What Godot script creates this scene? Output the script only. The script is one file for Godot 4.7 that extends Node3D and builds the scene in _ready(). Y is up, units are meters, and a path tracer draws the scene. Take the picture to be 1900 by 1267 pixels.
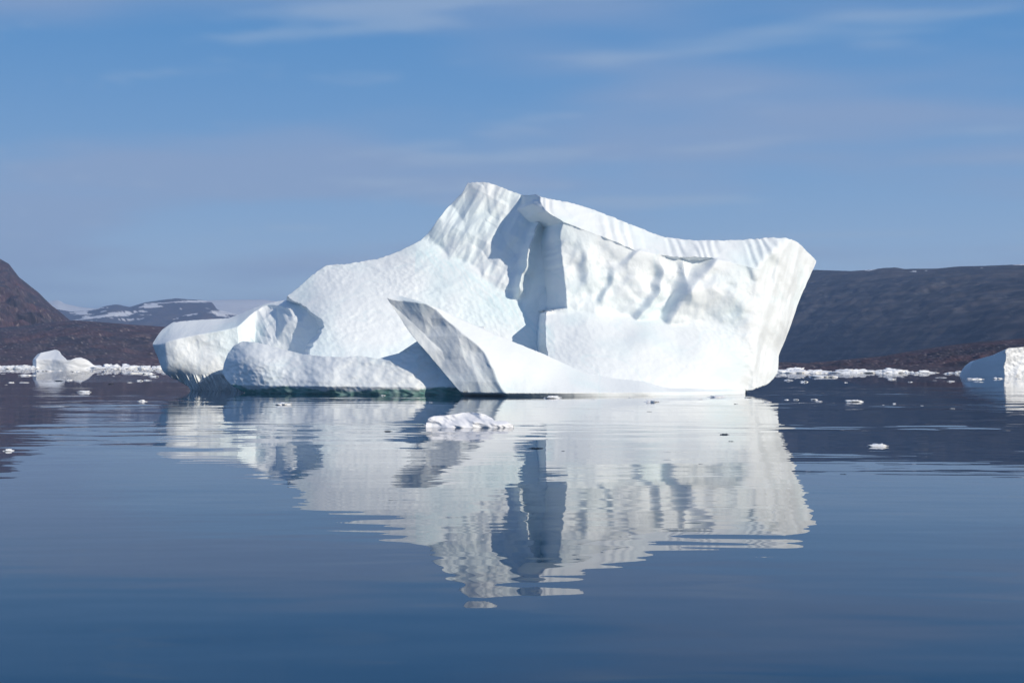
extends Node3D
# An iceberg grounded in a calm arctic fjord. y up, metres, the viewer stands on a boat deck at the origin looking along -z.

var dimple: FastNoiseLite
var facet: FastNoiseLite
var lump: FastNoiseLite
var fine: FastNoiseLite
var grain: FastNoiseLite
var splinter: FastNoiseLite
var used := {}
var ice_mat: StandardMaterial3D
# lines (height, x) of the folds in the wall, step in metres, how far it eases back, how wide the step is
var fold_lines := [[[Vector2(10.57, 18.39), Vector2(12.45, 20.35), Vector2(14.80, 21.29), Vector2(17.93, 21.60)], 1.15, 1.8, 1.7], [[Vector2(12.77, 23.48), Vector2(14.02, 24.42), Vector2(15.58, 24.73), Vector2(18.09, 24.89)], 0.95, 1.4, 1.4], [[Vector2(9.95, 23.09), Vector2(11.51, 24.42), Vector2(13.24, 25.20), Vector2(15.19, 25.20)], 1.4, 3.0, 2.0], [[Vector2(14.18, 25.20), Vector2(15.58, 26.14), Vector2(17.54, 27.86), Vector2(19.81, 29.59)], 1.45, 8.0, 2.3], [[Vector2(19.03, 16.44), Vector2(20.28, 17.69), Vector2(21.22, 18.78)], 0.7, 2.5, 1.1], [[Vector2(13.63, 13.31), Vector2(15.58, 14.56), Vector2(17.54, 14.87)], 0.7, 2.2, 1.3], [[Vector2(16.37, 10.33), Vector2(17.54, 10.96), Vector2(19.50, 11.35)], 0.6, 2.0, 1.3]]

func _ready():
	# ---------------------------------------------------------------- camera
	var cam := Camera3D.new()
	cam.name = "camera"
	cam.projection = Camera3D.PROJECTION_FRUSTUM
	cam.near = 0.1
	cam.far = 60000.0
	cam.size = 0.1 * 1267.0 / 2600.0
	cam.frustum_offset = Vector2(0, 0.1 * 44.5 / 2600.0)
	cam.position = Vector3(0, 4, 0)
	add_child(cam)
	cam.current = true
	# ---------------------------------------------------------------- sky, sun, air
	var env := Environment.new()
	env.background_mode = Environment.BG_SKY
	var sky := Sky.new()
	sky.sky_material = sky_material()
	env.sky = sky
	env.tonemap_mode = Environment.TONE_MAPPER_LINEAR
	env.tonemap_exposure = 1.0
	env.sdfgi_enabled = true
	env.ssao_enabled = true
	env.ssil_enabled = true
	env.fog_enabled = true
	env.fog_density = 0.00009
	env.fog_light_color = Color(0.66, 0.80, 1.0)
	var we := WorldEnvironment.new()
	we.name = "world_environment"
	we.environment = env
	add_child(we)
	var sun := DirectionalLight3D.new()
	sun.name = "sun"
	sun.light_energy = 1.27
	sun.light_color = Color(1.0, 0.95, 0.87)
	sun.light_angular_distance = 0.5
	sun.shadow_enabled = true
	add_child(sun)
	var az := deg_to_rad(41.0)
	var el := deg_to_rad(25.0)
	var to_sun := Vector3(sin(az) * cos(el), sin(el), cos(az) * cos(el))
	sun.look_at_from_position(to_sun * 100.0, Vector3.ZERO)
	noises()
	ice_mat = ice_material()
	build_water()
	build_hills()
	build_iceberg()
	build_far_bergs()
	build_bits()

# ================================================================== helpers
func noise(kind: int, freq: float, seed_: int, octaves := 1, gain := 0.5) -> FastNoiseLite:
	var n := FastNoiseLite.new()
	n.noise_type = kind
	n.frequency = freq
	n.seed = seed_
	n.fractal_type = FastNoiseLite.FRACTAL_FBM if octaves > 1 else FastNoiseLite.FRACTAL_NONE
	n.fractal_octaves = octaves
	n.fractal_gain = gain
	return n

func noises():
	dimple = noise(FastNoiseLite.TYPE_CELLULAR, 1.0, 5)
	dimple.cellular_return_type = FastNoiseLite.RETURN_DISTANCE
	dimple.cellular_jitter = 1.0
	facet = noise(FastNoiseLite.TYPE_SIMPLEX_SMOOTH, 1.0, 11, 3, 0.5)
	facet.fractal_type = FastNoiseLite.FRACTAL_RIDGED
	splinter = noise(FastNoiseLite.TYPE_CELLULAR, 1.0, 17)
	splinter.cellular_return_type = FastNoiseLite.RETURN_DISTANCE
	splinter.cellular_distance_function = FastNoiseLite.DISTANCE_MANHATTAN
	lump = noise(FastNoiseLite.TYPE_SIMPLEX_SMOOTH, 1.0, 23, 3, 0.45)
	fine = noise(FastNoiseLite.TYPE_SIMPLEX, 1.0, 37, 2, 0.5)
	grain = noise(FastNoiseLite.TYPE_SIMPLEX_SMOOTH, 1.0, 71, 4, 0.55)

func numbered(called: String) -> String:
	if not used.has(called):
		used[called] = 0
		return called
	used[called] += 1
	return "%s_%03d" % [called, used[called]]

func thing(called: String, label: String, category: String, group := "") -> Node3D:
	var o := Node3D.new()
	o.name = numbered(called)
	add_child(o, true)
	tag(o, label, category, group)
	return o

func tag(o: Node3D, label: String, category: String, group := ""):
	o.set_meta("label", label)
	o.set_meta("category", category)
	if group:
		o.set_meta("group", group)

func put(called: String, mesh: Mesh, mat: Material, parent: Node = self) -> MeshInstance3D:
	var o := MeshInstance3D.new()
	o.name = numbered(called) if parent == self else called
	o.mesh = mesh
	if mat:
		o.material_override = mat
	parent.add_child(o, true)
	return o

func structure(called: String, mesh: Mesh, mat: Material, label: String) -> MeshInstance3D:
	var o := put(called, mesh, mat)
	o.set_meta("kind", "structure")
	o.set_meta("label", label)
	return o

# y at x on a polyline of (x, y) with ascending x
func along(c: Array, x: float) -> float:
	var n := c.size()
	if x <= c[0].x:
		return c[0].y
	for i in range(1, n):
		if x <= c[i].x:
			var a: Vector2 = c[i - 1]
			var b: Vector2 = c[i]
			return lerpf(a.y, b.y, (x - a.x) / maxf(b.x - a.x, 1e-5))
	return c[n - 1].y

# smooth surface z(x, y) through points: multiquadric with an affine part
func fit(pts: Array) -> PackedFloat64Array:
	var n := pts.size()
	var m := n + 3
	var a := []
	for i in m:
		var row := PackedFloat64Array()
		row.resize(m + 1)
		a.append(row)
	for i in n:
		var p: Vector3 = pts[i]
		for j in n:
			var q: Vector3 = pts[j]
			a[i][j] = sqrt((p.x - q.x) ** 2 + (p.y - q.y) ** 2 + 4.0)
		a[i][i] -= 0.15
		a[i][n] = 1.0
		a[i][n + 1] = p.x
		a[i][n + 2] = p.y
		a[n][i] = 1.0
		a[n + 1][i] = p.x
		a[n + 2][i] = p.y
		a[i][m] = p.z
	for c in m:
		var best := c
		for r in range(c, m):
			if absf(a[r][c]) > absf(a[best][c]):
				best = r
		var t: PackedFloat64Array = a[c]
		a[c] = a[best]
		a[best] = t
		for r in m:
			if r != c:
				var k: float = a[r][c] / a[c][c]
				if k != 0.0:
					for j in range(c, m + 1):
						a[r][j] -= k * a[c][j]
	var out := PackedFloat64Array()
	for i in n:
		out.append(pts[i].x)
		out.append(pts[i].y)
		out.append(a[i][m] / a[i][i])
	for i in 3:
		out.append(a[n + i][m] / a[n + i][n + i])
	return out

func at(f: PackedFloat64Array, x: float, y: float) -> float:
	var n := f.size() - 3
	var s := f[n] + f[n + 1] * x + f[n + 2] * y
	var i := 0
	while i < n:
		var dx := x - f[i]
		var dy := y - f[i + 1]
		s += f[i + 2] * sqrt(dx * dx + dy * dy + 4.0)
		i += 3
	return s

func smax(a: float, b: float, k: float) -> float:
	var h := maxf(k - absf(a - b), 0.0) / k
	return maxf(a, b) + h * h * k * 0.25

func smin(a: float, b: float, k: float) -> float:
	return -smax(-a, -b, k)

func sstep(a: float, b: float, x: float) -> float:
	return smoothstep(a, b, x)

# a closed solid: columns between a lower and an upper outline, front relief z(x, y), rounded back
func solid(top: Array, low: Array, nx: int, ny: int, thick: float, front: Callable, tint: Callable) -> ArrayMesh:
	var nb := 14
	var ring := ny + 1 + nb
	var pos := PackedVector3Array()
	pos.resize((nx + 1) * ring)
	var col := PackedColorArray()
	col.resize((nx + 1) * ring)
	var x0: float = top[0].x
	var x1: float = top[top.size() - 1].x
	var tall := 0.0
	for c in top:
		tall = maxf(tall, c.y)
	for i in nx + 1:
		var x := lerpf(x0, x1, float(i) / nx)
		var yt := along(top, x)
		yt += 0.004 * tall * (lump.get_noise_2d(x * 14.0 / tall, 2.0) + 0.6 * fine.get_noise_2d(x * 40.0 / tall, 5.0))
		var yb := minf(along(low, x), yt - 0.02)
		if yb > 0.3:
			yb += 0.006 * tall * (lump.get_noise_2d(x * 10.0 / tall, 7.0) + 0.5 * fine.get_noise_2d(x * 30.0 / tall, 9.0))
			yb = minf(yb, yt - 0.02)
		if yb < -1.5:
			yb = -1.5
		var base := i * ring
		for j in ny + 1:
			var v := float(j) / ny
			v = v * (1.35 - 0.35 * v)
			var y := lerpf(yb, yt, v)
			pos[base + j] = Vector3(x, y, front.call(x, y))
			col[base + j] = tint.call(pos[base + j])
		var zt: float = pos[base + ny].z
		var depth := thick * clampf((yt - yb) / (0.45 * tall), 0.04, 1.0)
		for k in nb:
			var s := float(k + 1) / nb
			var y := lerpf(yt, yb, s)
			var lo: float = pos[base + int((ny) * (1.0 - s))].z
			pos[base + ny + 1 + k] = Vector3(x, y, minf(lo, zt) - depth * sqrt(1.0 - (1.0 - s) * (1.0 - s)) - 0.05)
			col[base + ny + 1 + k] = tint.call(pos[base + ny + 1 + k])
	var idx := PackedInt32Array()
	for i in nx:
		for j in ring:
			var a := i * ring + j
			var b := i * ring + (j + 1) % ring
			var c := a + ring
			var d := b + ring
			idx.append_array([a, b, c, c, b, d])
	for e in [0, nx]:
		for j in range(1, ring - 1):
			if e == 0:
				idx.append_array([e * ring, e * ring + j + 1, e * ring + j])
			else:
				idx.append_array([e * ring, e * ring + j, e * ring + j + 1])
	return surface(pos, idx, col)

func surface(pos: PackedVector3Array, idx: PackedInt32Array, col := PackedColorArray(), uv := PackedVector2Array()) -> ArrayMesh:
	var nor := PackedVector3Array()
	nor.resize(pos.size())
	var t := 0
	while t < idx.size():
		var a := idx[t]
		var b := idx[t + 1]
		var c := idx[t + 2]
		var n := (pos[c] - pos[a]).cross(pos[b] - pos[a])
		nor[a] += n
		nor[b] += n
		nor[c] += n
		t += 3
	for i in nor.size():
		nor[i] = nor[i].normalized() if nor[i].length_squared() > 1e-20 else Vector3.UP
	var arr := []
	arr.resize(Mesh.ARRAY_MAX)
	arr[Mesh.ARRAY_VERTEX] = pos
	arr[Mesh.ARRAY_NORMAL] = nor
	arr[Mesh.ARRAY_INDEX] = idx
	if col.size():
		arr[Mesh.ARRAY_COLOR] = col
	if uv.size():
		arr[Mesh.ARRAY_TEX_UV] = uv
		var tan := PackedFloat32Array()
		for i in pos.size():
			tan.append_array([1.0, 0.0, 0.0, 1.0])
		arr[Mesh.ARRAY_TANGENT] = tan
	var m := ArrayMesh.new()
	m.add_surface_from_arrays(Mesh.PRIMITIVE_TRIANGLES, arr)
	return m

# ================================================================== sky
func sky_material() -> PanoramaSkyMaterial:
	var w := 2048
	var h := 1024
	var veil := noise(FastNoiseLite.TYPE_SIMPLEX_SMOOTH, 1.0, 4, 4, 0.5)
	var wisp := noise(FastNoiseLite.TYPE_SIMPLEX_SMOOTH, 1.0, 9, 4, 0.6)
	var data := PackedFloat32Array()
	data.resize(w * h * 3)
	for j in h:
		var el := (0.5 - (j + 0.5) / h) * PI
		if el < 0:
			for i in w * 3:
				data[j * w * 3 + i] = [0.10, 0.15, 0.22][i % 3]
			continue
		var deg := rad_to_deg(el)
		var t := 1.0 - exp(-deg / 6.5)
		var clear := Color(0.66, 0.80, 0.89).lerp(Color(0.03, 0.225, 0.56), t)
		clear = clear.lerp(Color(0.012, 0.065, 0.23), sstep(10, 48, deg))
		# clouds lie on a flat layer overhead: streaks close up towards the horizon
		var far := 1.0 / (sin(el) + 0.06)
		for i in w:
			var a := ((i + 0.5) / w - 0.5) * TAU
			var px := sin(a) * cos(el) * far
			var pz := -cos(a) * cos(el) * far
			var v := veil.get_noise_2d(px * 0.26 + 78.09, pz * 0.36 + 52.78)
			var s := wisp.get_noise_2d(px * 0.5 + pz * 0.35, pz * 1.9 - px * 0.5)
			var k := clampf(0.43 + v * 1.9 + s * 0.28, 0.0, 1.0)
			k = k * k * (3.0 - 2.0 * k) * 0.8
			var c := clear.lerp(Color(0.27, 0.37, 0.58).lerp(Color(0.36, 0.48, 0.66), exp(-deg / 6.0)), k)
			# thin streaks of ice cloud
			c = c.lerp(Color(0.40, 0.52, 0.68), clampf(s * 1.3 - 0.25, 0.0, 0.35))
			var o := (j * w + i) * 3
			data[o] = c.r
			data[o + 1] = c.g
			data[o + 2] = c.b
	var im := Image.create_from_data(w, h, false, Image.FORMAT_RGBF, data.to_byte_array())
	var m := PanoramaSkyMaterial.new()
	m.panorama = ImageTexture.create_from_image(im)
	return m

# ================================================================== materials
func vertex_mat(rough: float, spec := 0.4) -> StandardMaterial3D:
	var m := StandardMaterial3D.new()
	m.vertex_color_use_as_albedo = true
	m.roughness = rough
	m.metallic_specular = spec
	return m

func ice_material() -> StandardMaterial3D:
	var m := vertex_mat(0.55, 0.4)
	var n := noise(FastNoiseLite.TYPE_SIMPLEX_SMOOTH, 0.02, 3, 4, 0.6)
	var im := n.get_seamless_image(512, 512)
	im.bump_map_to_normal_map(6.0)
	m.normal_enabled = true
	m.normal_texture = ImageTexture.create_from_image(im)
	m.normal_scale = 0.35
	m.uv1_triplanar = true
	m.uv1_world_triplanar = true
	m.uv1_scale = Vector3(0.16, 0.16, 0.16)
	return m

# ================================================================== water
func build_water():
	var xs := PackedFloat32Array()
	var zs := PackedFloat32Array()
	var x := 0.0
	var step := 0.5
	var half := []
	while x < 9000.0:
		half.append(x)
		if x > 70.0:
			step *= 1.12
		x += step
	for i in range(half.size() - 1, 0, -1):
		xs.append(-half[i])
	for i in half.size():
		xs.append(half[i])
	var z := 60.0
	step = 8.0
	while z > -12500.0:
		zs.append(z)
		if z > -8.0:
			step = 4.0
		elif z > -40.0:
			step = 0.3
		elif z > -260.0:
			step = 0.5
		else:
			step *= 1.1
		z -= step
	var swell := noise(FastNoiseLite.TYPE_SIMPLEX_SMOOTH, 1.0, 21, 3, 0.5)
	var calm := noise(FastNoiseLite.TYPE_SIMPLEX_SMOOTH, 1.0, 33, 2, 0.5)
	var pos := PackedVector3Array()
	var uv := PackedVector2Array()
	for zz in zs:
		for xx in xs:
			var y := 0.0
			if zz > -300.0 and absf(xx) < 110.0:
				var q := 0.25 + 1.1 * sstep(-0.3, 0.5, calm.get_noise_2d(xx * 0.012, zz * 0.03))
				y = q * (0.044 * swell.get_noise_2d(xx * 0.05 + zz * 0.03, zz * 0.09 - xx * 0.012) + 0.010 * q * swell.get_noise_2d(xx * 0.16 - zz * 0.06 + 40.0, zz * 0.36 + xx * 0.03))
				y *= 1.0 - sstep(200.0, 300.0, -zz)
			pos.append(Vector3(xx, y, zz))
			uv.append(Vector2(xx / 110.0, zz / 37.0))
	var idx := PackedInt32Array()
	var far_idx := PackedInt32Array()
	var nx := xs.size()
	for j in zs.size() - 1:
		for i in nx - 1:
			var a := j * nx + i
			(idx if zs[j] > -330.0 else far_idx).append_array([a, a + nx, a + 1, a + 1, a + nx, a + nx + 1])
	var m := StandardMaterial3D.new()
	m.albedo_color = Color(0.0, 0.03, 0.08).linear_to_srgb()
	m.roughness = 0.0
	m.metallic_specular = 0.26
	var n := noise(FastNoiseLite.TYPE_SIMPLEX_SMOOTH, 0.022, 8, 2, 0.4)
	var im := n.get_seamless_image(1024, 1024)
	im.bump_map_to_normal_map(8.0)
	m.normal_enabled = true
	m.normal_texture = ImageTexture.create_from_image(im)
	m.normal_scale = 0.011
	var far_mat: StandardMaterial3D = m.duplicate()
	far_mat.normal_scale = 0.07
	var mesh := surface(pos, idx, PackedColorArray(), uv)
	var far_mesh := surface(pos, far_idx, PackedColorArray(), uv)
	mesh.add_surface_from_arrays(Mesh.PRIMITIVE_TRIANGLES, far_mesh.surface_get_arrays(0))
	mesh.surface_set_material(0, m)
	mesh.surface_set_material(1, far_mat)
	structure("water", mesh, null, "calm dark blue fjord water mirroring the iceberg")

# ================================================================== hills
# crest: points along the skyline; foot: (x, z) of the shore below each of them
func hill(crest: Array, foot: Array, nu: int, nw: int, bend: float, rough: float, size: float, tint: Callable) -> ArrayMesh:
	var n := crest.size()
	var pos := PackedVector3Array()
	var col := PackedColorArray()
	var nback := 10
	var rows := nw + nback
	var x0: float = crest[0].x
	var x1: float = crest[n - 1].x
	var seg := 0
	var place := []
	var total := 0.0
	var acc := [0.0]
	for i in range(1, n):
		var a: Vector3 = crest[i - 1]
		var b: Vector3 = crest[i]
		total += Vector2(a.x - b.x, a.z - b.z).length()
		acc.append(total)
	for i in nu + 1:
		var s := total * i / nu
		while seg < n - 2 and s > acc[seg + 1]:
			seg += 1
		var t: float = clampf((s - acc[seg]) / maxf(acc[seg + 1] - acc[seg], 1e-3), 0, 1)
		var c: Vector3 = crest[seg].lerp(crest[seg + 1], t)
		var f: Vector2 = foot[seg].lerp(foot[seg + 1], t)
		for j in rows + 1:
			var p: Vector3
			var w := float(j) / nw
			if w <= 1.0:
				var g := Vector2(f.x, f.y).lerp(Vector2(c.x, c.z), w)
				var prof := pow(w, bend)
				p = Vector3(g.x, c.y * prof, g.y)
				var k := sin(PI * clampf(w, 0, 1)) * 0.9 + 0.1
				var r := grain.get_noise_3d(p.x / size, p.y / size, p.z / size) * 1.0 + (0.5 - absf(facet.get_noise_3d(p.x / size * 0.7, p.y / size * 0.35, p.z / size * 0.7))) * 0.5
				var d := rough * r * k
				p.y += d * (0.6 if w < 0.97 else 0.25) * clampf(w * 8.0, 0.0, 1.0)
				var side := Vector2(c.x - f.x, c.z - f.y).normalized()
				p.x -= side.x * d * 1.2
				p.z -= side.y * d * 1.2
				if j == 0:
					p.y = -2.0
			else:
				var back := float(j - nw) / nback
				var away := Vector2(c.x - f.x, c.z - f.y)
				p = Vector3(c.x + away.x * back * 0.8, lerpf(c.y, -2.0, back * back), c.z + away.y * back * 0.8)
				p.y += rough * 0.2 * grain.get_noise_3d(p.x / size, p.y / size, p.z / size) * (1.0 - back)
			pos.append(p)
			col.append(tint.call(p, w))
	var idx := PackedInt32Array()
	for i in nu:
		for j in rows:
			var a := i * (rows + 1) + j
			var b := a + rows + 1
			idx.append_array([a, a + 1, b, b, a + 1, b + 1])
	return surface(pos, idx, col)

func build_hills():
	var mat := vertex_mat(0.95, 0.2)
	var brown := func(p: Vector3, w: float) -> Color:
		var n := grain.get_noise_3d(p.x / 60.0, p.y / 40.0, p.z / 60.0)
		var f := fine.get_noise_3d(p.x / 6.0, p.y / 3.0, p.z / 6.0)
		var c := Color(0.082, 0.066, 0.078).lerp(Color(0.04, 0.04, 0.055), clampf(0.5 + n * 1.3, 0, 1))
		c = c.lerp(Color(0.095, 0.058, 0.066), clampf(0.3 + 1.2 * grain.get_noise_3d(p.x / 130.0 + 7.0, p.y / 50.0, p.z / 130.0), 0, 1))
		if f > 0.5:
			c = c.lerp(Color(0.22, 0.19, 0.18), minf(1.0, (f - 0.5) * 3.0))
		return c * (1.0 + 0.6 * f)
	var blue_rock := func(p: Vector3, w: float) -> Color:
		var n := grain.get_noise_3d(p.x / 90.0, p.y / 45.0, p.z / 90.0)
		var f := fine.get_noise_3d(p.x / 16.0, p.y / 10.0, p.z / 16.0)
		var c := Color(0.05, 0.051, 0.062).lerp(Color(0.03, 0.037, 0.054), clampf(0.5 + n * 1.4, 0, 1))
		c = c.lerp(Color(0.095, 0.085, 0.088), clampf(2.0 * grain.get_noise_3d(p.x / 500.0, p.y / 14.0, p.z / 500.0), 0.0, 0.7))
		var scree := grain.get_noise_3d(p.x / 40.0, p.y / 18.0, p.z / 60.0)
		if scree + 0.4 * f > 0.12:
			c = c.lerp(Color(0.12, 0.115, 0.12), clampf((scree + 0.3 * f - 0.12) * 1.6, 0.0, 0.8))
		if w > 0.94 and w < 1.2 and grain.get_noise_2d(p.x / 120.0 + 3.0, p.z / 260.0) > 0.42:
			c = Color(0.75, 0.78, 0.82)
		return c
	var snowy := func(p: Vector3, w: float) -> Color:
		var n := grain.get_noise_3d(p.x / 350.0, p.y / 40.0 + 3.0, p.z / 900.0)
		var c := Color(0.07, 0.068, 0.088).lerp(Color(0.10, 0.082, 0.09), clampf(0.5 + fine.get_noise_3d(p.x / 80.0, p.y / 40.0, p.z / 80.0), 0, 1))
		if w > 0.6 and n + (w - 0.6) * 0.55 > 0.3:
			c = Color(0.8, 0.81, 0.83)
		return c
	var cap := func(p: Vector3, w: float) -> Color:
		var n := grain.get_noise_3d(p.x / 900.0, p.y / 60.0, p.z / 900.0)
		return Color(0.72, 0.74, 0.77) * (1.0 + 0.15 * n)
	structure("ice_cap", hill([Vector3(-3850, 477.8, -11000), Vector3(-3617, 511.7, -11000), Vector3(-3562, 520.2, -11000), Vector3(-3520, 490.5, -11000), Vector3(-3385, 460.9, -11000), Vector3(-3173, 439.8, -11000), Vector3(-2750, 469.4, -11000), Vector3(-2412, 515.9, -11000), Vector3(-2200, 520.2, -11000), Vector3(-1946, 520.2, -11000), Vector3(-1650, 477.8, -11000), Vector3(-1058, 334.0, -11000), Vector3(-212, 122.5, -11000)], [Vector2(-2975, -8500), Vector2(-2795, -8500), Vector2(-2753, -8500), Vector2(-2720, -8500), Vector2(-2615, -8500), Vector2(-2452, -8500), Vector2(-2125, -8500), Vector2(-1863, -8500), Vector2(-1700, -8500), Vector2(-1504, -8500), Vector2(-1275, -8500), Vector2(-817, -8500), Vector2(-163, -8500)], 120, 30, 0.8, 20.0, 900.0, cap), mat, "pale ice cap on the far horizon")
	structure("snow_mountain", hill([Vector3(-3219, 350.2, -9000), Vector3(-2927, 366.8, -8900), Vector3(-2775, 342.5, -8800), Vector3(-2610, 348.7, -8700), Vector3(-2497, 367.8, -8600), Vector3(-2431, 377.8, -8600), Vector3(-2348, 361.2, -8600), Vector3(-2256, 391.0, -8600), Vector3(-2150, 407.5, -8600), Vector3(-2067, 417.5, -8600), Vector3(-1978, 410.8, -8600), Vector3(-1902, 407.5, -8600), Vector3(-1842, 391.0, -8600), Vector3(-1802, 346.0, -8550), Vector3(-1635, 304.8, -8500), Vector3(-1406, 265.5, -8500), Vector3(-1013, 160.9, -8500), Vector3(-621, 23.6, -8500)], [Vector2(-2146, -6000), Vector2(-1973, -6000), Vector2(-1892, -6000), Vector2(-1800, -6000), Vector2(-1742, -6000), Vector2(-1696, -6000), Vector2(-1638, -6000), Vector2(-1574, -6000), Vector2(-1500, -6000), Vector2(-1442, -6000), Vector2(-1380, -6000), Vector2(-1327, -6000), Vector2(-1285, -6000), Vector2(-1246, -6000), Vector2(-1154, -6000), Vector2(-992, -6000), Vector2(-739, -6200), Vector2(-475, -6500)], 260, 90, 1.15, 110.0, 700.0, snowy), mat, "hazy blue mountains with snow patches far behind the rounded end of the iceberg")
	structure("steep_mountain", hill([Vector3(-1897, 416.6, -3600), Vector3(-1615, 378.2, -3500), Vector3(-1353, 323.5, -3350), Vector3(-1225, 274.0, -3250), Vector3(-1169, 246.5, -3200), Vector3(-1139, 233.2, -3170), Vector3(-1103, 201.4, -3130), Vector3(-1042, 163.9, -3080), Vector3(-1000, 133.8, -3040), Vector3(-940, 100.3, -2980), Vector3(-870, 66.5, -2900), Vector3(-730, 6.1, -2750)], [Vector2(-1212, -2300), Vector2(-1062, -2300), Vector2(-929, -2300), Vector2(-867, -2300), Vector2(-840, -2300), Vector2(-823, -2300), Vector2(-796, -2300), Vector2(-761, -2300), Vector2(-734, -2300), Vector2(-699, -2300), Vector2(-655, -2300), Vector2(-588, -2350)], 340, 190, 1.1, 44.0, 110.0, brown), mat, "steep brown mountain side cut by the picture edge")
	structure("brown_ridge", hill([Vector3(-1423, 95.4, -2700), Vector3(-1172, 79.4, -2650), Vector3(-1000, 70.0, -2600), Vector3(-892, 76.6, -2550), Vector3(-817, 81.9, -2500), Vector3(-773, 84.1, -2480), Vector3(-726, 80.3, -2450), Vector3(-664, 75.0, -2430), Vector3(-605, 71.0, -2420), Vector3(-493, 58.0, -2420), Vector3(-326, 34.7, -2420), Vector3(-177, 5.9, -2420)], [Vector2(-922, -1750), Vector2(-774, -1750), Vector2(-673, -1750), Vector2(-612, -1750), Vector2(-572, -1750), Vector2(-538, -1750), Vector2(-514, -1760), Vector2(-486, -1780), Vector2(-450, -1800), Vector2(-377, -1850), Vector2(-262, -1950), Vector2(-153, -2100)], 340, 110, 0.85, 14.0, 70.0, brown), mat, "low brown rocky ridge along the shore behind the rounded end")
	structure("plateau", hill([Vector3(600, 320.0, -5200), Vector3(735, 339.5, -4900), Vector3(848, 312.1, -4500), Vector3(921, 289.9, -4200), Vector3(969, 273.2, -4000), Vector3(1005, 271.0, -3900), Vector3(1022, 272.0, -3850), Vector3(1041, 270.0, -3800), Vector3(1053, 262.2, -3750), Vector3(1094, 253.2, -3600), Vector3(1117, 251.7, -3500), Vector3(1151, 245.9, -3400), Vector3(1206, 242.6, -3300), Vector3(1269, 230.2, -3000), Vector3(1402, 220.0, -2700)], [Vector2(372, -4200), Vector2(462, -4000), Vector2(541, -3700), Vector2(588, -3400), Vector2(615, -3200), Vector2(635, -3000), Vector2(647, -2850), Vector2(654, -2700), Vector2(670, -2600), Vector2(688, -2450), Vector2(699, -2300), Vector2(703, -2150), Vector2(712, -1950), Vector2(740, -1750), Vector2(805, -1550)], 520, 240, 0.75, 20.0, 170.0, blue_rock), mat, "long dark plateau with gullied shaded cliffs")
	structure("shore_hill", hill([Vector3(219, -1.8, -1500), Vector3(251, 5.1, -1450), Vector3(264, 7.8, -1400), Vector3(286, 6.1, -1350), Vector3(300, 8.1, -1320), Vector3(313, 10.0, -1290), Vector3(332, 12.7, -1250), Vector3(346, 16.9, -1200), Vector3(358, 20.4, -1150), Vector3(368, 22.6, -1100), Vector3(384, 24.2, -1050), Vector3(423, 29.4, -1000), Vector3(475, 32.5, -950)], [Vector2(146, -1000), Vector2(170, -980), Vector2(181, -960), Vector2(199, -940), Vector2(211, -930), Vector2(220, -910), Vector2(236, -890), Vector2(251, -870), Vector2(265, -850), Vector2(278, -830), Vector2(292, -800), Vector2(322, -760), Vector2(350, -700)], 300, 70, 0.9, 5.0, 30.0, brown), mat, "low reddish brown hill below the dark plateau")

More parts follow.
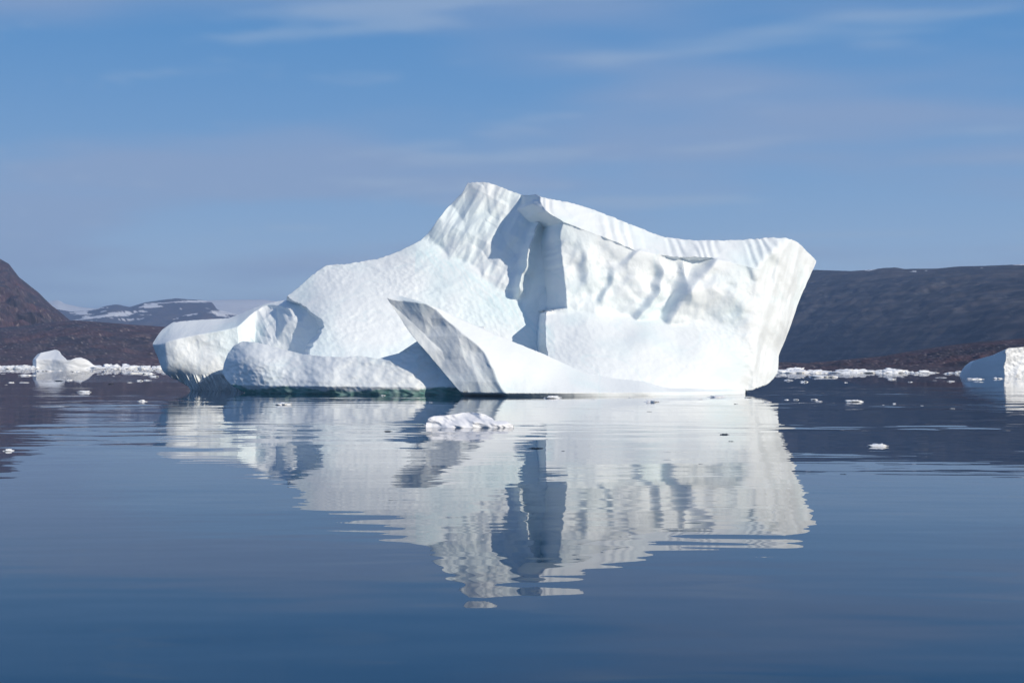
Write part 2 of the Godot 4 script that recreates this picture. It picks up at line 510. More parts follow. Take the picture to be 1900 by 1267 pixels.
# ================================================================== the iceberg
func build_iceberg():
	var berg := thing("iceberg", "huge white iceberg with a pointed peak, overhanging end and leaning fin", "iceberg")
	var slope := fit([Vector3(-37.24, 2.26, -206.00), Vector3(-27.33, 3.06, -203.00), Vector3(-19.42, 3.07, -202.00), Vector3(-11.71, 3.06, -203.00), Vector3(-3.93, 3.06, -204.50), Vector3(3.98, 3.84, -207.00), Vector3(-35.54, 14.75, -220.00), Vector3(-29.46, 19.88, -222.00), Vector3(-28.20, 10.29, -209.50), Vector3(-20.05, 10.25, -208.50), Vector3(-12.06, 10.27, -209.00), Vector3(-4.03, 10.29, -209.50), Vector3(4.03, 8.67, -209.50), Vector3(-21.15, 20.75, -220.00), Vector3(-14.35, 23.50, -219.50), Vector3(-12.35, 17.00, -214.00), Vector3(-6.61, 18.71, -214.80), Vector3(-4.08, 15.27, -212.40), Vector3(0.00, 13.60, -211.60), Vector3(4.05, 10.32, -210.60), Vector3(12.23, 7.10, -212.00), Vector3(-6.83, 24.32, -222.00), Vector3(0.00, 21.52, -219.00), Vector3(-42.80, 7.13, -214.00)])
	var cliff := fit([Vector3(-5.91, 32.70, -219.50), Vector3(-3.36, 32.24, -218.50), Vector3(-7.63, 31.82, -220.50), Vector3(-12.66, 25.36, -219.50), Vector3(-14.37, 23.27, -219.80), Vector3(-13.48, 22.19, -219.00), Vector3(-8.31, 20.28, -216.00), Vector3(-4.10, 16.80, -213.40), Vector3(0.00, 13.61, -211.70), Vector3(4.05, 10.32, -210.60), Vector3(-4.15, 24.60, -216.00), Vector3(0.00, 22.75, -213.80), Vector3(4.08, 20.98, -212.30), Vector3(4.14, 29.53, -215.50), Vector3(0.00, 29.68, -216.80), Vector3(4.06, 15.21, -211.20), Vector3(-8.38, 26.47, -218.00), Vector3(-5.03, 28.96, -217.80)])
	var wall := fit([Vector3(7.49, 24.96, -204.90), Vector3(7.82, 12.44, -203.20), Vector3(15.71, 22.30, -204.20), Vector3(11.79, 23.02, -204.30), Vector3(19.61, 20.16, -203.90), Vector3(15.65, 11.67, -203.40), Vector3(23.56, 19.55, -204.20), Vector3(23.40, 10.86, -202.80), Vector3(29.77, 18.73, -203.70), Vector3(28.79, 11.63, -202.30), Vector3(35.20, 17.93, -203.40), Vector3(34.79, 10.03, -201.00), Vector3(40.80, 17.97, -204.00), Vector3(39.33, 6.16, -200.50), Vector3(34.53, 2.31, -199.50), Vector3(7.77, 3.84, -202.00), Vector3(11.79, 17.99, -204.30)])
	var cornice := fit([Vector3(4.00, 29.04, -208.00), Vector3(8.82, 28.22, -208.50), Vector3(12.03, 27.26, -208.50), Vector3(20.00, 24.00, -208.00), Vector3(27.13, 22.52, -207.50), Vector3(35.83, 22.55, -207.00), Vector3(40.60, 22.95, -207.00), Vector3(44.55, 19.30, -205.00), Vector3(7.47, 24.92, -204.50), Vector3(11.79, 23.33, -204.30), Vector3(18.04, 20.70, -203.90), Vector3(23.48, 19.73, -203.50), Vector3(28.90, 19.62, -203.10), Vector3(35.03, 18.09, -202.40), Vector3(15.79, 23.19, -205.30), Vector3(27.54, 21.00, -204.60), Vector3(38.45, 20.32, -204.00)])
	var bowl := fit([Vector3(4.86, 12.07, -203.60), Vector3(7.68, 12.23, -203.80), Vector3(14.10, 11.67, -203.60), Vector3(18.72, 10.47, -202.80), Vector3(23.26, 9.66, -201.60), Vector3(28.82, 10.85, -202.50), Vector3(35.05, 13.19, -202.50), Vector3(4.69, 5.36, -196.50), Vector3(9.62, 3.11, -192.30), Vector3(18.41, 2.01, -191.50), Vector3(26.05, 1.47, -193.50), Vector3(33.29, 0.79, -199.00), Vector3(4.80, 10.19, -201.30), Vector3(4.74, 8.05, -198.80), Vector3(11.50, 9.52, -199.30), Vector3(11.30, 6.86, -195.80), Vector3(18.96, 8.25, -197.20), Vector3(18.71, 5.72, -194.60), Vector3(26.86, 8.45, -199.50), Vector3(26.36, 5.36, -195.80), Vector3(33.88, 6.93, -200.20), Vector3(7.27, -0.14, -189.00), Vector3(18.22, -0.08, -189.50), Vector3(28.35, -0.03, -194.00), Vector3(33.85, -0.38, -200.00), Vector3(-1.52, 6.12, -197.00)])
	var end := fit([Vector3(35.96, 18.64, -202.40), Vector3(46.18, 19.86, -212.50), Vector3(34.84, 13.14, -201.30), Vector3(34.27, 6.92, -199.80), Vector3(33.61, 1.17, -198.60), Vector3(38.54, 3.06, -204.50), Vector3(39.20, 5.82, -205.50), Vector3(41.40, 10.21, -207.00), Vector3(43.41, 14.69, -209.00), Vector3(40.51, 22.51, -206.50), Vector3(30.15, 9.88, -196.00), Vector3(30.23, 18.96, -196.50), Vector3(28.95, 0.88, -193.00)])
	var lip := [Vector2(3.15, 28.08), Vector2(5.51, 26.27), Vector2(7.48, 24.93), Vector2(11.79, 23.34), Vector2(18.05, 20.71), Vector2(23.49, 19.74), Vector2(28.92, 19.63), Vector2(33.57, 18.44), Vector2(35.45, 17.95), Vector2(38.45, 17.57), Vector2(44.94, 17.25)]
	var block_edge := [Vector2(-0.17, 5.85), Vector2(5.36, 4.98), Vector2(6.89, 4.72), Vector2(10.04, 4.73), Vector2(11.90, 4.93), Vector2(12.38, 7.99), Vector2(14.82, 7.84), Vector2(19.57, 7.31), Vector2(23.53, 7.09), Vector2(24.95, 7.48), Vector2(26.61, 5.06), Vector2(28.24, 4.20), Vector2(30.78, 4.20)]
	var slope_edge := [Vector2(0.70, -32.17), Vector2(5.59, -30.18), Vector2(8.50, -28.78), Vector2(10.31, -28.09), Vector2(11.62, -29.90), Vector2(13.68, -33.13), Vector2(15.30, -36.97)]
	var rib_line := []
	for c in [Vector2(4.02, 26.35), Vector2(3.05, 23.13), Vector2(2.09, 19.11), Vector2(0.80, 14.45)]:
		rib_line.append(Vector2(-c.y, c.x))
	var main := func(x: float, y: float) -> float:
		var z := -400.0
		if x < 8.0:
			var zs := at(slope, x, y)
			zs += suncups(x, y, 1.0, 1.15)
			var out := along(slope_edge, y) - x + 0.5 * fine.get_noise_2d(y * 0.5, 6.0)
			if out > 0.0:
				zs -= out * (3.0 + 1.2 * facet.get_noise_2d(y * 0.3, 1.0))
			z = zs
			if y > 6.0 and x > -16.0:
				var zc := at(cliff, x, y)
				# splintered face: facets running down to the left
				var u := x * 0.86 - y * 0.5
				var v := x * 0.5 + y * 0.86
				var f := facet.get_noise_3d(u * 0.10, v * 0.035, 2.0)
				zc += (f - 0.1) * 0.6 - 0.7 * splinter.get_noise_3d(u * 0.26, v * 0.11, 2.0) - 1.2 - 1.0 * splinter.get_noise_3d(u * 0.13 + v * 0.1, v * 0.16, 8.0) - 0.22 * splinter.get_noise_3d(u * 0.8, v * 0.3, 5.0)
				var rx := along(rib_line, -y) - x
				if y > 13.5 and y < 28.0:
					zc += 3.0 * exp(-pow(absf(rx + 0.5 * lump.get_noise_2d(y * 0.25, 1.0)) / 0.75, 1.5)) * sstep(13.5, 16.0, y) * sstep(28.0, 25.0, y)
				z = smax(z, zc, 0.25)
		if x > -2.0:
			var zw := at(wall, x, y)
			var yl := along(lip, x) + 0.12 * lump.get_noise_2d(x * 0.5, 0.0)
			var under := sstep(-0.5, 3.0, yl - y)
			var l := lump.get_noise_3d(x * 0.13, y * 0.15, 4.0)
			zw += under * (0.8 * l + 0.36 * lump.get_noise_3d(x * 0.24 - y * 0.12, y * 0.24, 9.0) - 0.18 * splinter.get_noise_3d(x * 0.32 - y * 0.16, y * 0.3, 3.0) + 0.05 * facet.get_noise_3d(x * 0.5, y * 0.4, 13.0))
			zw += folds(x, y)
			zw -= maxf(0.0, y - yl) * 2.0
			var zr := zw
			var zb := at(bowl, x, y) + suncups(x, y, 3.0, 1.0)
			zr = smax(zr, zb, 0.35)
			var zc := at(cornice, x, y)
			var flute := sin(x * 3.8 + y * 0.9 + 5.0 * fine.get_noise_2d(x * 0.13, y * 0.08))
			zc += 0.12 * flute * sstep(-0.2, 0.5, fine.get_noise_2d(x * 0.13, 8.0) + 0.35) + 0.12 * lump.get_noise_2d(x * 0.3, y * 0.5)
			if y < yl:
				zc -= (yl - y) * lerpf(5.0, 1.2, sstep(29.0, 33.5, x)) * lerpf(0.6, 1.0, sstep(14.0, 20.0, x))
			zr = smax(zr, zc, 0.18)
			var ze := at(end, x, y)
			var q := x + y * -0.28
			ze += 0.85 * lump.get_noise_3d(q * 0.30, y * 0.055, 1.0) + 0.07 * facet.get_noise_3d(q * 0.6, y * 0.09, 7.0) - 0.5 * splinter.get_noise_3d(q * 0.22, y * 0.11, 27.0)
			ze += 0.9 * lump.get_noise_3d(x * 0.14, y * 0.11 + x * 0.08, 3.0)
			zr = smin(zr, ze, 0.8)
			var e := along(block_edge, y) + 0.1 * lump.get_noise_2d(y * 0.8, 3.0)
			if x < e + 2.0:
				var base := zr
				var side := base - (e - x) * (3.2 if y > 12.1 else 11.0) + 0.5 * facet.get_noise_3d(x * 0.25, y * 0.06, 6.0)
				zr = smin(zr, side, 0.3) if x > e - 0.2 else side
			z = smax(z, zr, 0.15)
		return wet_notch(z, y)
	var crease := [Vector2(-13.83, 22.11), Vector2(-8.31, 20.12), Vector2(-4.11, 16.81), Vector2(0.00, 13.45), Vector2(4.46, 9.91)]
	var plain_tint := func(p: Vector3) -> Color:
		return ice_tint(p, -1.0)
	var main_tint := func(p: Vector3) -> Color:
		var c := ice_tint(p, -1.0)
		# bare bluish melt ice below the foot of the cliff
		if p.x > -15.0 and p.x < 6.0 and p.z > -225.0:
			var d := along(crease, p.x) - p.y + 1.2 * lump.get_noise_2d(p.x * 0.2, p.y * 0.2)
			var streak := 0.6 + 0.6 * fine.get_noise_2d(p.x * 1.3 + p.y * 0.9, p.y * 0.25 - p.x * 0.2)
			c = c.lerp(Color(0.58, 0.77, 0.82), 0.55 * sstep(-0.8, 0.5, d) * sstep(6.5, 1.0, d) * streak)
		return c
	put("peak_mass", solid([Vector2(-37.57, 13.52), Vector2(-35.54, 14.75), Vector2(-33.15, 16.75), Vector2(-30.74, 19.03), Vector2(-29.46, 19.80), Vector2(-25.50, 20.07), Vector2(-21.15, 20.75), Vector2(-17.73, 21.90), Vector2(-14.35, 23.59), Vector2(-12.66, 25.44), Vector2(-10.15, 28.96), Vector2(-7.80, 31.22), Vector2(-6.95, 32.64), Vector2(-5.91, 32.75), Vector2(-3.78, 32.50), Vector2(-3.19, 32.32), Vector2(-0.83, 31.38), Vector2(1.25, 30.62), Vector2(2.91, 29.81), Vector2(3.54, 29.60), Vector2(4.24, 29.08), Vector2(8.82, 28.22), Vector2(12.03, 27.26), Vector2(16.02, 25.62), Vector2(20.00, 24.00), Vector2(22.38, 23.02), Vector2(27.13, 22.52), Vector2(31.08, 22.49), Vector2(35.83, 22.71), Vector2(38.22, 22.95), Vector2(41.56, 22.71), Vector2(43.20, 22.00), Vector2(44.32, 21.08), Vector2(46.07, 19.82)], [Vector2(-37.57, -2.97), Vector2(-11.54, -2.31), Vector2(31.38, -2.28), Vector2(33.22, 0.25), Vector2(34.39, 0.61), Vector2(36.70, 1.19), Vector2(38.54, 2.58), Vector2(38.87, 3.21), Vector2(39.20, 5.42), Vector2(40.31, 7.81), Vector2(41.40, 10.21), Vector2(42.82, 13.46), Vector2(44.18, 16.36), Vector2(46.16, 19.68)], 680, 230, 16.0, main, main_tint), ice_mat, berg)
	# ---- fin with its cut face and the apron that runs along the water
	var apron := fit([Vector3(-11.80, 12.30, -186.00), Vector3(-7.17, 10.31, -186.50), Vector3(-1.44, 7.82, -187.50), Vector3(4.37, 5.46, -189.50), Vector3(9.53, 3.12, -190.50), Vector3(18.37, 1.87, -191.00), Vector3(-5.65, 7.74, -183.60), Vector3(-3.50, 5.26, -182.20), Vector3(-1.04, 0.18, -180.40), Vector3(3.48, 0.04, -180.80), Vector3(10.53, 0.07, -182.60), Vector3(17.83, 0.15, -185.40), Vector3(25.58, 0.13, -190.00), Vector3(32.96, 0.21, -197.00), Vector3(0.00, 4.56, -183.40), Vector3(3.54, 3.15, -184.20), Vector3(9.29, 1.71, -185.80), Vector3(26.25, 1.23, -195.00), Vector3(33.96, 1.11, -203.00), Vector3(-15.18, 12.53, -188.00), Vector3(19.13, 3.08, -199.00), Vector3(10.00, 5.38, -200.00), Vector3(-10.27, 2.49, -178.00), Vector3(-13.30, 8.06, -182.00)])
	var cut := fit([Vector3(-16.50, 13.27, -188.20), Vector3(-14.81, 13.32, -187.80), Vector3(-11.80, 12.30, -186.00), Vector3(-8.53, 10.26, -184.90), Vector3(-5.65, 7.74, -183.60), Vector3(-3.50, 5.26, -182.20), Vector3(-1.04, 0.18, -180.40), Vector3(-12.55, 7.30, -186.50), Vector3(-6.19, 0.13, -182.90), Vector3(-9.23, 3.86, -184.70), Vector3(-10.00, 9.57, -185.80), Vector3(-7.06, 5.27, -183.60), Vector3(-4.21, 1.05, -182.40), Vector3(-15.20, 11.46, -188.20), Vector3(3.35, 3.20, -174.00), Vector3(0.68, 6.57, -176.00)])
	var fin := func(x: float, y: float) -> float:
		var za := at(apron, x, y) + 0.10 * lump.get_noise_3d(x * 0.4, y * 0.4, 2.0) + suncups(x, y, 9.0, 0.25)
		var zc := at(cut, x, y)
		var u := x * 0.8 + y * 0.6
		zc += 0.14 * (facet.get_noise_3d(u * 0.16, y * 0.05, 12.0) - 0.2) - 0.18 * (splinter.get_noise_3d(u * 0.3, y * 0.1, 15.0) + 0.6) - 0.75 * (splinter.get_noise_3d(x * 0.2 + y * 0.06, y * 0.17, 19.0) + 0.6) + 0.15 * lump.get_noise_3d(x * 0.4, y * 0.25, 15.0)
		return wet_notch(smin(za, zc, 0.3), y)
	put("leaning_fin", solid([Vector2(-16.91, 13.18), Vector2(-16.14, 13.38), Vector2(-14.86, 13.35), Vector2(-11.82, 12.38), Vector2(-9.32, 11.38), Vector2(-7.17, 10.31), Vector2(-4.32, 9.11), Vector2(-1.44, 7.82), Vector2(1.45, 6.68), Vector2(4.37, 5.53), Vector2(6.94, 4.37), Vector2(9.53, 3.12), Vector2(13.96, 2.24), Vector2(18.38, 1.79), Vector2(25.24, 1.33), Vector2(33.13, 0.50)], [Vector2(-16.91, 13.11), Vector2(-15.31, 10.71), Vector2(-13.83, 8.58), Vector2(-12.72, 7.20), Vector2(-11.61, 6.03), Vector2(-9.38, 3.42), Vector2(-7.55, 1.34), Vector2(-6.31, -0.02), Vector2(-5.58, -1.87), Vector2(-3.58, -2.22), Vector2(32.79, -2.56)], 420, 130, 5.0, fin, plain_tint), ice_mat, berg)
	# ---- low dimpled shelf
	var shelf := fit([Vector3(-43.21, 3.84, -210.00), Vector3(-42.50, 6.27, -210.50), Vector3(-40.29, 7.63, -209.50), Vector3(-35.57, 7.00, -205.50), Vector3(-30.07, 5.62, -200.50), Vector3(-26.56, 5.29, -197.30), Vector3(-23.24, 5.12, -194.90), Vector3(-18.52, 4.81, -192.60), Vector3(-15.48, 5.69, -191.60), Vector3(-12.86, 7.38, -191.00), Vector3(-7.33, 9.71, -190.50), Vector3(-41.46, 2.25, -206.50), Vector3(-40.31, 4.63, -205.50), Vector3(-36.61, 5.40, -202.50), Vector3(-34.53, 3.08, -199.50), Vector3(-26.06, 2.96, -193.60), Vector3(-18.35, 2.90, -190.80), Vector3(-10.92, 3.13, -189.20), Vector3(-38.65, 1.35, -203.00), Vector3(-30.99, 0.98, -196.50), Vector3(-22.75, 0.62, -190.80), Vector3(-13.69, 0.40, -187.40), Vector3(-5.72, 0.36, -185.80), Vector3(-5.80, 5.30, -188.50)])
	var shelf_z := func(x: float, y: float) -> float:
		var z := at(shelf, x, y) + suncups(x, y, 5.0, 1.9) + 0.2 * lump.get_noise_3d(x * 0.3, y * 0.4, 2.0)
		if y < 1.1:
			z -= (1.1 - y) * 1.3
		return z
	var shelf_tint := func(p: Vector3) -> Color:
		return ice_tint(p, 0.95)
	put("low_shelf", solid([Vector2(-43.37, 3.03), Vector2(-43.29, 4.24), Vector2(-42.71, 5.86), Vector2(-41.88, 6.91), Vector2(-40.29, 7.63), Vector2(-37.91, 7.43), Vector2(-35.57, 6.92), Vector2(-32.79, 6.26), Vector2(-30.07, 5.62), Vector2(-26.56, 5.29), Vector2(-23.25, 5.12), Vector2(-21.49, 5.34), Vector2(-20.07, 5.19), Vector2(-18.52, 4.89), Vector2(-15.48, 5.69), Vector2(-12.86, 7.38), Vector2(-9.54, 8.84), Vector2(-3.66, 9.28)], [Vector2(-43.33, 2.87), Vector2(-42.56, 2.08), Vector2(-41.40, 1.13), Vector2(-40.01, 0.51), Vector2(-39.05, 0.05), Vector2(-37.45, -2.47), Vector2(-3.69, -2.42)], 420, 110, 9.0, shelf_z, shelf_tint), ice_mat, berg)
	# ---- rounded head with its scooped side
	var head := fit([Vector3(-58.23, 6.88, -227.00), Vector3(-55.70, 7.26, -222.80), Vector3(-54.52, 2.98, -221.50), Vector3(-50.20, 8.93, -221.20), Vector3(-49.99, 2.98, -220.30), Vector3(-46.75, 9.61, -221.00), Vector3(-46.50, 2.99, -219.80), Vector3(-43.60, 10.21, -221.00), Vector3(-43.11, 2.99, -219.80), Vector3(-50.80, 0.58, -222.00), Vector3(-44.06, 0.44, -220.30), Vector3(-53.85, 1.85, -224.00), Vector3(-57.62, 4.87, -227.00), Vector3(-50.26, 12.35, -221.50), Vector3(-44.26, 13.19, -221.30), Vector3(-50.10, 5.95, -220.80), Vector3(-46.62, 5.95, -220.40)])
	var head_top := fit([Vector3(-57.80, 7.13, -226.00), Vector3(-54.79, 7.94, -222.60), Vector3(-50.20, 8.76, -221.20), Vector3(-46.75, 9.36, -221.00), Vector3(-43.60, 10.04, -221.00), Vector3(-58.26, 8.94, -229.50), Vector3(-56.34, 11.15, -232.50), Vector3(-52.65, 11.50, -232.00), Vector3(-46.54, 11.80, -230.50), Vector3(-42.09, 13.47, -228.00), Vector3(-52.18, 5.47, -212.00), Vector3(-47.20, 5.84, -208.00), Vector3(-43.79, 6.23, -207.00), Vector3(-41.24, 7.05, -209.00)])
	var scoop := fit([Vector3(-43.55, 10.03, -220.70), Vector3(-42.83, 6.80, -220.50), Vector3(-42.72, 2.98, -220.40), Vector3(-41.86, 10.18, -223.00), Vector3(-40.80, 7.23, -221.00), Vector3(-39.59, 2.99, -219.00), Vector3(-35.77, 7.16, -216.30), Vector3(-31.36, 7.10, -211.80), Vector3(-36.35, 11.44, -219.80), Vector3(-32.37, 11.30, -215.80), Vector3(-30.25, 9.40, -212.60), Vector3(-36.80, 14.44, -222.50), Vector3(-40.73, 13.19, -225.30), Vector3(-27.59, 10.33, -211.00), Vector3(-28.97, 7.06, -209.20), Vector3(-27.93, 3.84, -207.50), Vector3(-44.95, 7.11, -212.50), Vector3(-44.95, 10.38, -212.50), Vector3(-53.00, 7.10, -212.00), Vector3(-53.00, 2.21, -212.00), Vector3(-53.00, 10.36, -212.00), Vector3(-44.85, 2.21, -212.00), Vector3(-54.63, 13.62, -212.00)])
	var head_z := func(x: float, y: float) -> float:
		var zh := smin(at(head, x, y), at(head_top, x, y), 0.3) + 0.3 * lump.get_noise_3d(x * 0.2, y * 0.2, 30.0) + 0.15 * facet.get_noise_3d(x * 0.25, y * 0.2, 31.0)
		var u := x * 0.8 + y * 0.6
		var zs := at(scoop, x, y) + 0.4 * (facet.get_noise_3d(u * 0.14, (y - x) * 0.05, 33.0) - 0.2) - 1.3 * (splinter.get_noise_3d(u * 0.36, (y - x) * 0.17, 33.0) + 0.6) - 0.3 * splinter.get_noise_3d(u * 0.8, (y - x) * 0.3, 35.0)
		var z := smin(zh, zs, 0.25)
		if y < 2.6:
			z += 1.0 * (absf(fine.get_noise_2d(x * 0.8 + y * 0.3, 0.3)) - 0.3) * sstep(2.7, 1.9, y) - (2.6 - y) * 0.2
		return z
	var head_tint := func(p: Vector3) -> Color:
		return ice_tint(p, -1.0)
	put("rounded_head", solid([Vector2(-58.28, 7.66), Vector2(-58.10, 8.55), Vector2(-57.62, 9.94), Vector2(-56.34, 11.15), Vector2(-52.65, 11.50), Vector2(-46.54, 11.80), Vector2(-44.92, 12.37), Vector2(-41.82, 13.41), Vector2(-39.81, 14.04), Vector2(-36.93, 14.48), Vector2(-34.50, 14.14), Vector2(-33.00, 13.65), Vector2(-29.08, 11.48), Vector2(-25.58, 9.61)], [Vector2(-58.28, 7.57), Vector2(-57.76, 6.25), Vector2(-56.94, 4.87), Vector2(-55.95, 3.31), Vector2(-54.57, 2.19), Vector2(-52.84, 1.24), Vector2(-51.64, 0.55), Vector2(-50.94, -0.32), Vector2(-50.43, -3.08), Vector2(-25.58, -2.76)], 300, 150, 14.0, head_z, head_tint), ice_mat, berg)

# melt hollows on the snow
func suncups(x: float, y: float, s: float, amount: float) -> float:
	var d := dimple.get_noise_3d(x * 1.25 + y * 0.45, y * 1.9, s)
	var patch := 0.35 + 0.75 * sstep(-0.35, 0.45, lump.get_noise_3d(x * 0.07, y * 0.09, s + 20.0))
	return amount * (0.13 * d * patch + 0.10 * fine.get_noise_3d(x * 0.35, y * 0.5, s) + 0.12 * lump.get_noise_3d(x * 0.13, y * 0.2, s))

# deep folds in the wall: the ice steps forward to the right of each line and eases back
func folds(x: float, y: float) -> float:
	var s := 0.0
	for g in fold_lines:
		var c: Array = g[0]
		var lo: float = c[0].x
		var hi: float = c[c.size() - 1].x
		if y < lo - 2.0 or y > hi + 2.0:
			continue
		var d := x - along(c, y) + 0.9 * fine.get_noise_2d(x * 0.1, y * 0.12)
		if d < -4.0:
			continue
		var fade := sstep(lo - 2.0, lo + 1.0, y) * sstep(hi + 2.0, hi - 1.0, y)
		s += g[1] * fade * sstep(-g[3], 0.15, d) * exp(-maxf(d, 0.0) / g[2]) - 0.3 * g[1] * fade * exp(-((d + g[3]) / g[3]) ** 2 * 2.0)
	return s

func wet_notch(z: float, y: float) -> float:
	return z if y > 0.42 else z - minf((0.42 - y) * 3.0, 1.6)

func ice_tint(p: Vector3, wet: float) -> Color:
	var n := lump.get_noise_3d(p.x * 0.08, p.y * 0.08, p.z * 0.08 + 5.0)
	var c := Color(0.82, 0.87, 0.885)
	c = c.lerp(Color(0.70, 0.825, 0.855), clampf(n * 1.2, 0.0, 0.6))
	var vein := absf(fine.get_noise_3d(p.x * 0.05 + p.y * 0.11, p.y * 0.05 - p.x * 0.03, p.z * 0.03))
	c = c.lerp(Color(0.60, 0.78, 0.83), 0.2 * sstep(0.035, 0.0, vein))
	# only the low shelf shows a band of green ice with an uneven upper outline
	if wet < 0.0:
		return c
	var edge := wet * (1.0 + 0.5 * fine.get_noise_2d(p.x * 0.09, 9.0)) + 0.12 * fine.get_noise_2d(p.x * 0.8, 4.0)
	if p.y < edge:
		c = c.lerp(Color(0.15, 0.35, 0.32), sstep(edge, edge - 0.25, p.y) * (0.85 + 0.2 * fine.get_noise_2d(p.x * 0.5, p.y * 2.0)))
	return c

# ================================================================== far bergs
func build_far_bergs():
	var plain := func(p: Vector3) -> Color:
		return Color(0.84, 0.87, 0.89)
	var fl := thing("distant_iceberg", "small blocky white iceberg with a domed top before the brown ridge", "iceberg")
	var fl_z := func(x: float, y: float) -> float:
		var s := 1.2 * lump.get_noise_3d(x * 0.06, y * 0.1, 1.0)
		if y > 10.5:
			s -= (y - 10.5) * 2.2
		if x < -512.0:
			s -= (-512.0 - x) * 2.0
		return -1500.0 + s + 6.0 * sin(x * 0.09)
	put("ice_block", solid([Vector2(-519.81, 8.62), Vector2(-518.65, 16.12), Vector2(-510.00, 18.42), Vector2(-499.04, 21.31), Vector2(-495.00, 20.73), Vector2(-489.23, 16.69), Vector2(-480.00, 12.08), Vector2(-476.54, 9.77), Vector2(-470.77, 9.77), Vector2(-466.73, 12.08), Vector2(-462.12, 12.65), Vector2(-455.77, 10.35), Vector2(-451.15, 5.73), Vector2(-446.54, 2.85)], [Vector2(-3000, -2), Vector2(3000, -2)], 90, 30, 18.0, fl_z, plain), ice_mat, fl)
	var fr := thing("distant_iceberg", "white iceberg with a smooth shaded flank and slanting lit ridges", "iceberg")
	var fr_z := func(x: float, y: float) -> float:
		var e := 180.4 - y * 0.05
		var s := 0.0
		if x < e:
			s = -(e - x) * 1.5 - 0.5 * lump.get_noise_3d(x * 0.12, y * 0.12, 8.0)
		else:
			var u := x * 0.8 - y * 0.75
			s = -(x - e) * 0.25 + 1.6 * facet.get_noise_3d(u * 0.11, (x + y) * 0.03, 4.0) + 0.4 * lump.get_noise_3d(x * 0.5, y * 0.5, 2.0)
		return -512.0 + s
	put("ice_block", solid([Vector2(171.80, 2.57), Vector2(172.16, 5.02), Vector2(172.99, 6.04), Vector2(175.33, 7.02), Vector2(177.80, 7.99), Vector2(179.53, 9.34), Vector2(181.17, 10.30), Vector2(187.08, 10.70), Vector2(192.98, 11.48), Vector2(201.85, 9.12), Vector2(208.74, 5.58), Vector2(212.68, 1.64)], [Vector2(-3000, -2), Vector2(3000, -2)], 150, 60, 14.0, fr_z, plain), ice_mat, fr)

# ================================================================== floating ice
func chunk(seed_: int, flat: float, spiky: float) -> ArrayMesh:
	var pos := PackedVector3Array()
	var col := PackedColorArray()
	var nu := 22
	var nv := 9
	for j in nv + 1:
		var th := PI * 0.5 - (PI * 0.72) * j / nv
		for i in nu:
			var ph := TAU * i / nu
			var d := Vector3(cos(th) * cos(ph), sin(th), cos(th) * sin(ph))
			var r := 1.0 + spiky * lump.get_noise_3d(d.x * 0.9 + seed_ * 3.1, d.y * 1.2, d.z * 0.9) + 0.3 * spiky * facet.get_noise_3d(d.x * 1.6, d.y * 1.6 + seed_, d.z * 1.6)
			pos.append(Vector3(d.x * 0.5 * r, d.y * flat * (r + 0.5 * spiky * lump.get_noise_2d(d.x * 1.7 + seed_ * 5.0, d.z * 1.7)), d.z * 0.4 * r))
			col.append(Color(0.84, 0.87, 0.90))
	var idx := PackedInt32Array()
	for j in nv:
		for i in nu:
			var a := j * nu + i
			var b := j * nu + (i + 1) % nu
			idx.append_array([a, b, a + nu, a + nu, b, b + nu])
	return surface(pos, idx, col)

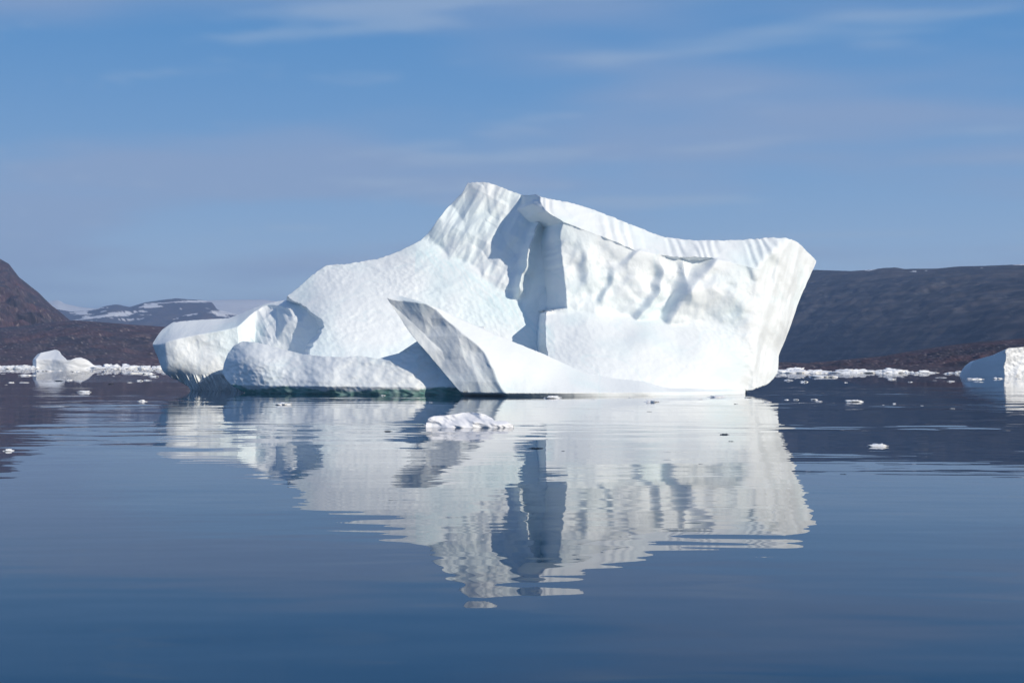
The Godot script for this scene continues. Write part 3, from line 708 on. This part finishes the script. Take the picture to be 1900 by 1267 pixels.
func build_bits():
	var rng := RandomNumberGenerator.new()
	rng.seed = 12
	# the bergy bit in front
	var bit := thing("bergy_bit", "lumpy grey white ice chunk floating alone before the iceberg", "ice chunk")
	var bit_z := func(x: float, y: float) -> float:
		var q := lump.get_noise_3d(x * 0.55 + y * 0.5, y * 0.8, 40.0)
		return -90.4 - y * 1.0 + 0.7 * q - 0.3 * splinter.get_noise_3d(x * 0.7 + y * 0.5, y * 0.9, 41.0) - 0.3 * absf(x + 2.5) * 0.4
	var bit_tint := func(p: Vector3) -> Color:
		return Color(0.80, 0.82, 0.86)
	put("ice_body", solid([Vector2(-5.60, 0.22), Vector2(-5.42, 0.59), Vector2(-5.10, 0.71), Vector2(-4.27, 0.76), Vector2(-3.74, 0.83), Vector2(-3.02, 0.94), Vector2(-2.31, 0.94), Vector2(-1.78, 0.83), Vector2(-1.27, 0.57), Vector2(-1.09, 0.38), Vector2(-0.88, 0.41), Vector2(-0.42, 0.41), Vector2(-0.07, 0.23), Vector2(0.11, 0.11)], [Vector2(-100, -0.4), Vector2(100, -0.4)], 150, 40, 1.8, bit_z, bit_tint), ice_mat, bit)
	var shapes := []
	for s in 8:
		shapes.append(chunk(s, 0.13 + 0.04 * (s % 4), 0.95))
	var jagged := []
	for s in 8:
		jagged.append(chunk(20 + s, 0.3, 1.0))
	var groups := [
		[[Vector3(-63.60, -208.00, 1.92), Vector3(-113.38, -325.00, 2.38), Vector3(-116.25, -325.00, 1.12), Vector3(-315.27, -945.45, 8.00), Vector3(-512.00, -1485.71, 9.71), Vector3(-186.95, -547.37, 2.53), Vector3(-190.53, -547.37, 4.21), Vector3(-151.27, -472.73, 0.91), Vector3(-270.00, -866.67, 4.67), Vector3(-198.75, -650.00, 2.00), Vector3(-96.86, -371.43, 1.71), Vector3(-88.75, -325.00, 1.00), Vector3(-95.31, -358.62, 1.38), Vector3(-187.47, -693.33, 9.07), Vector3(-168.75, -650.00, 4.50), Vector3(-190.00, -650.00, 2.25), Vector3(-180.71, -611.76, 1.41), Vector3(-117.57, -371.43, 1.43), Vector3(-148.00, -520.00, 1.00), Vector3(-184.25, -650.00, 1.50), Vector3(-338.91, -945.45, 3.64), Vector3(-236.25, -650.00, 2.00), Vector3(-104.44, -288.89, 0.44), Vector3(-126.67, -495.24, 2.67), Vector3(-240.67, -866.67, 3.33), Vector3(-23.52, -65.41, 0.40), Vector3(-41.07, -155.22, 0.84), Vector3(-127.70, -385.19, 0.89), Vector3(-282.91, -945.45, 2.91), Vector3(-301.60, -1040.00, 4.00), Vector3(-248.33, -866.67, 2.33), Vector3(-336.00, -1040.00, 2.40), Vector3(-280.00, -1040.00, 4.00), Vector3(-268.00, -1040.00, 4.80), Vector3(-306.67, -866.67, 2.00)], "small white ice floe drifting on purple water below the brown ridge", "ice floes below the brown ridge", 1.0],
		[[Vector3(37.47, -152.94, 1.88), Vector3(18.13, -69.33, 0.91), Vector3(105.45, -472.73, 6.55), Vector3(189.14, -742.86, 5.14), Vector3(108.46, -400.00, 2.31), Vector3(138.78, -452.17, 3.48), Vector3(108.67, -346.67, 1.60), Vector3(112.14, -371.43, 0.86), Vector3(95.48, -335.48, 1.03), Vector3(73.29, -371.43, 1.71), Vector3(70.06, -335.48, 1.55), Vector3(132.46, -400.00, 4.00), Vector3(111.87, -335.48, 1.81), Vector3(144.00, -416.00, 2.56), Vector3(34.03, -155.22, 0.60), Vector3(33.00, -162.50, 0.62), Vector3(35.12, -162.50, 0.75), Vector3(31.88, -162.50, 0.38), Vector3(40.64, -138.67, 0.37), Vector3(40.00, -146.48, 0.28), Vector3(37.30, -140.54, 0.27), Vector3(40.90, -130.00, 0.40), Vector3(131.82, -472.73, 1.45), Vector3(132.63, -547.37, 1.47), Vector3(152.50, -650.00, 2.00), Vector3(166.67, -577.78, 2.00), Vector3(141.67, -433.33, 1.17), Vector3(150.40, -416.00, 1.60), Vector3(115.00, -325.00, 0.75), Vector3(77.50, -325.00, 0.62), Vector3(148.89, -577.78, 1.33), Vector3(118.18, -472.73, 0.91), Vector3(205.33, -693.33, 2.67), Vector3(202.50, -650.00, 3.00), Vector3(140.00, -650.00, 2.50), Vector3(184.00, -693.33, 2.13)], "small white ice floe drifting on dark blue water below the plateau", "ice floes below the plateau", 1.0],
		[[Vector3(-17.14, -185.71, 0.57), Vector3(-8.75, -150.72, 0.35), Vector3(-23.29, -142.47, 1.32), Vector3(4.98, -170.49, 1.70), Vector3(15.29, -152.94, 1.18), Vector3(29.33, -173.33, 0.93), Vector3(25.76, -176.27, 1.63), Vector3(27.94, -152.94, 0.71), Vector3(22.22, -165.08, 0.51), Vector3(14.67, -173.33, 0.47), Vector3(9.52, -165.08, 0.38)], "little ice fragment floating close along the foot of the iceberg", "ice fragments along the iceberg foot", 0.8]]
	for g in groups:
		for b in g[0]:
			var o := put("ice_floe", (shapes if rng.randf() < 0.4 else jagged)[rng.randi() % 8], ice_mat)
			o.position = Vector3(b.x, 0.0, b.y)
			o.scale = Vector3(b.z, b.z * rng.randf_range(0.22, 0.6) * g[3], b.z * rng.randf_range(0.7, 1.4))
			o.rotation.y = rng.randf_range(-0.5, 0.5)
			tag(o, g[1], "ice floe", g[2])
	var clear_mat := StandardMaterial3D.new()
	clear_mat.albedo_color = Color(0.02, 0.03, 0.04).linear_to_srgb()
	clear_mat.roughness = 0.25
	for b in [Vector3(-7.57, -85.25, 0.39), Vector3(1.17, -67.53, 0.73), Vector3(2.39, -65.41, 0.20), Vector3(2.64, -65.41, 0.15), Vector3(11.86, -120.93, 0.37), Vector3(12.34, -81.25, 0.50), Vector3(11.57, -73.76, 0.28), Vector3(7.65, -56.83, 0.26), Vector3(12.29, -83.20, 0.19), Vector3(23.06, -144.44, 0.44), Vector3(-38.05, -126.83, 0.24), Vector3(-116.28, -358.62, 1.66), Vector3(-85.14, -297.14, 1.03), Vector3(12.22, -51.49, 0.24)]:
		var o := put("clear_ice", shapes[rng.randi() % 8], clear_mat)
		o.position = Vector3(b.x, -0.02, b.y)
		o.scale = Vector3(b.z, b.z * 0.5, b.z * 0.6)
		tag(o, "tiny dark clear ice lump floating in the still water", "ice lump", "dark clear ice lumps")
	# rubble ice packed along both shores
	for k in 170:
		var ridge_side := k < 80
		var f := rng.randf()
		var big := rng.randf()
		big *= big
		var o := put("shore_ice", jagged[rng.randi() % 8], ice_mat)
		if ridge_side:
			o.position = Vector3(lerpf(-600, -370, f), -0.3, -rng.randf_range(1500, 1640))
			o.scale = Vector3(lerpf(9, 26, big), lerpf(5, 17, big) * rng.randf_range(0.6, 1.2), lerpf(9, 20, big))
			tag(o, "white ice rubble packed at the shore of the brown ridge", "shore ice", "ice rubble below the brown ridge")
		else:
			o.position = Vector3(lerpf(133, 240, f), -0.1, -rng.randf_range(700, 790))
			o.scale = Vector3(lerpf(2.5, 13, big), lerpf(1.2, 6.0, big) * rng.randf_range(0.4, 1.2), lerpf(3, 8, big))
			tag(o, "white ice rubble packed at the shore of the reddish brown hill", "shore ice", "ice rubble below the reddish brown hill")
		o.rotation.y = rng.randf_range(-0.6, 0.6)
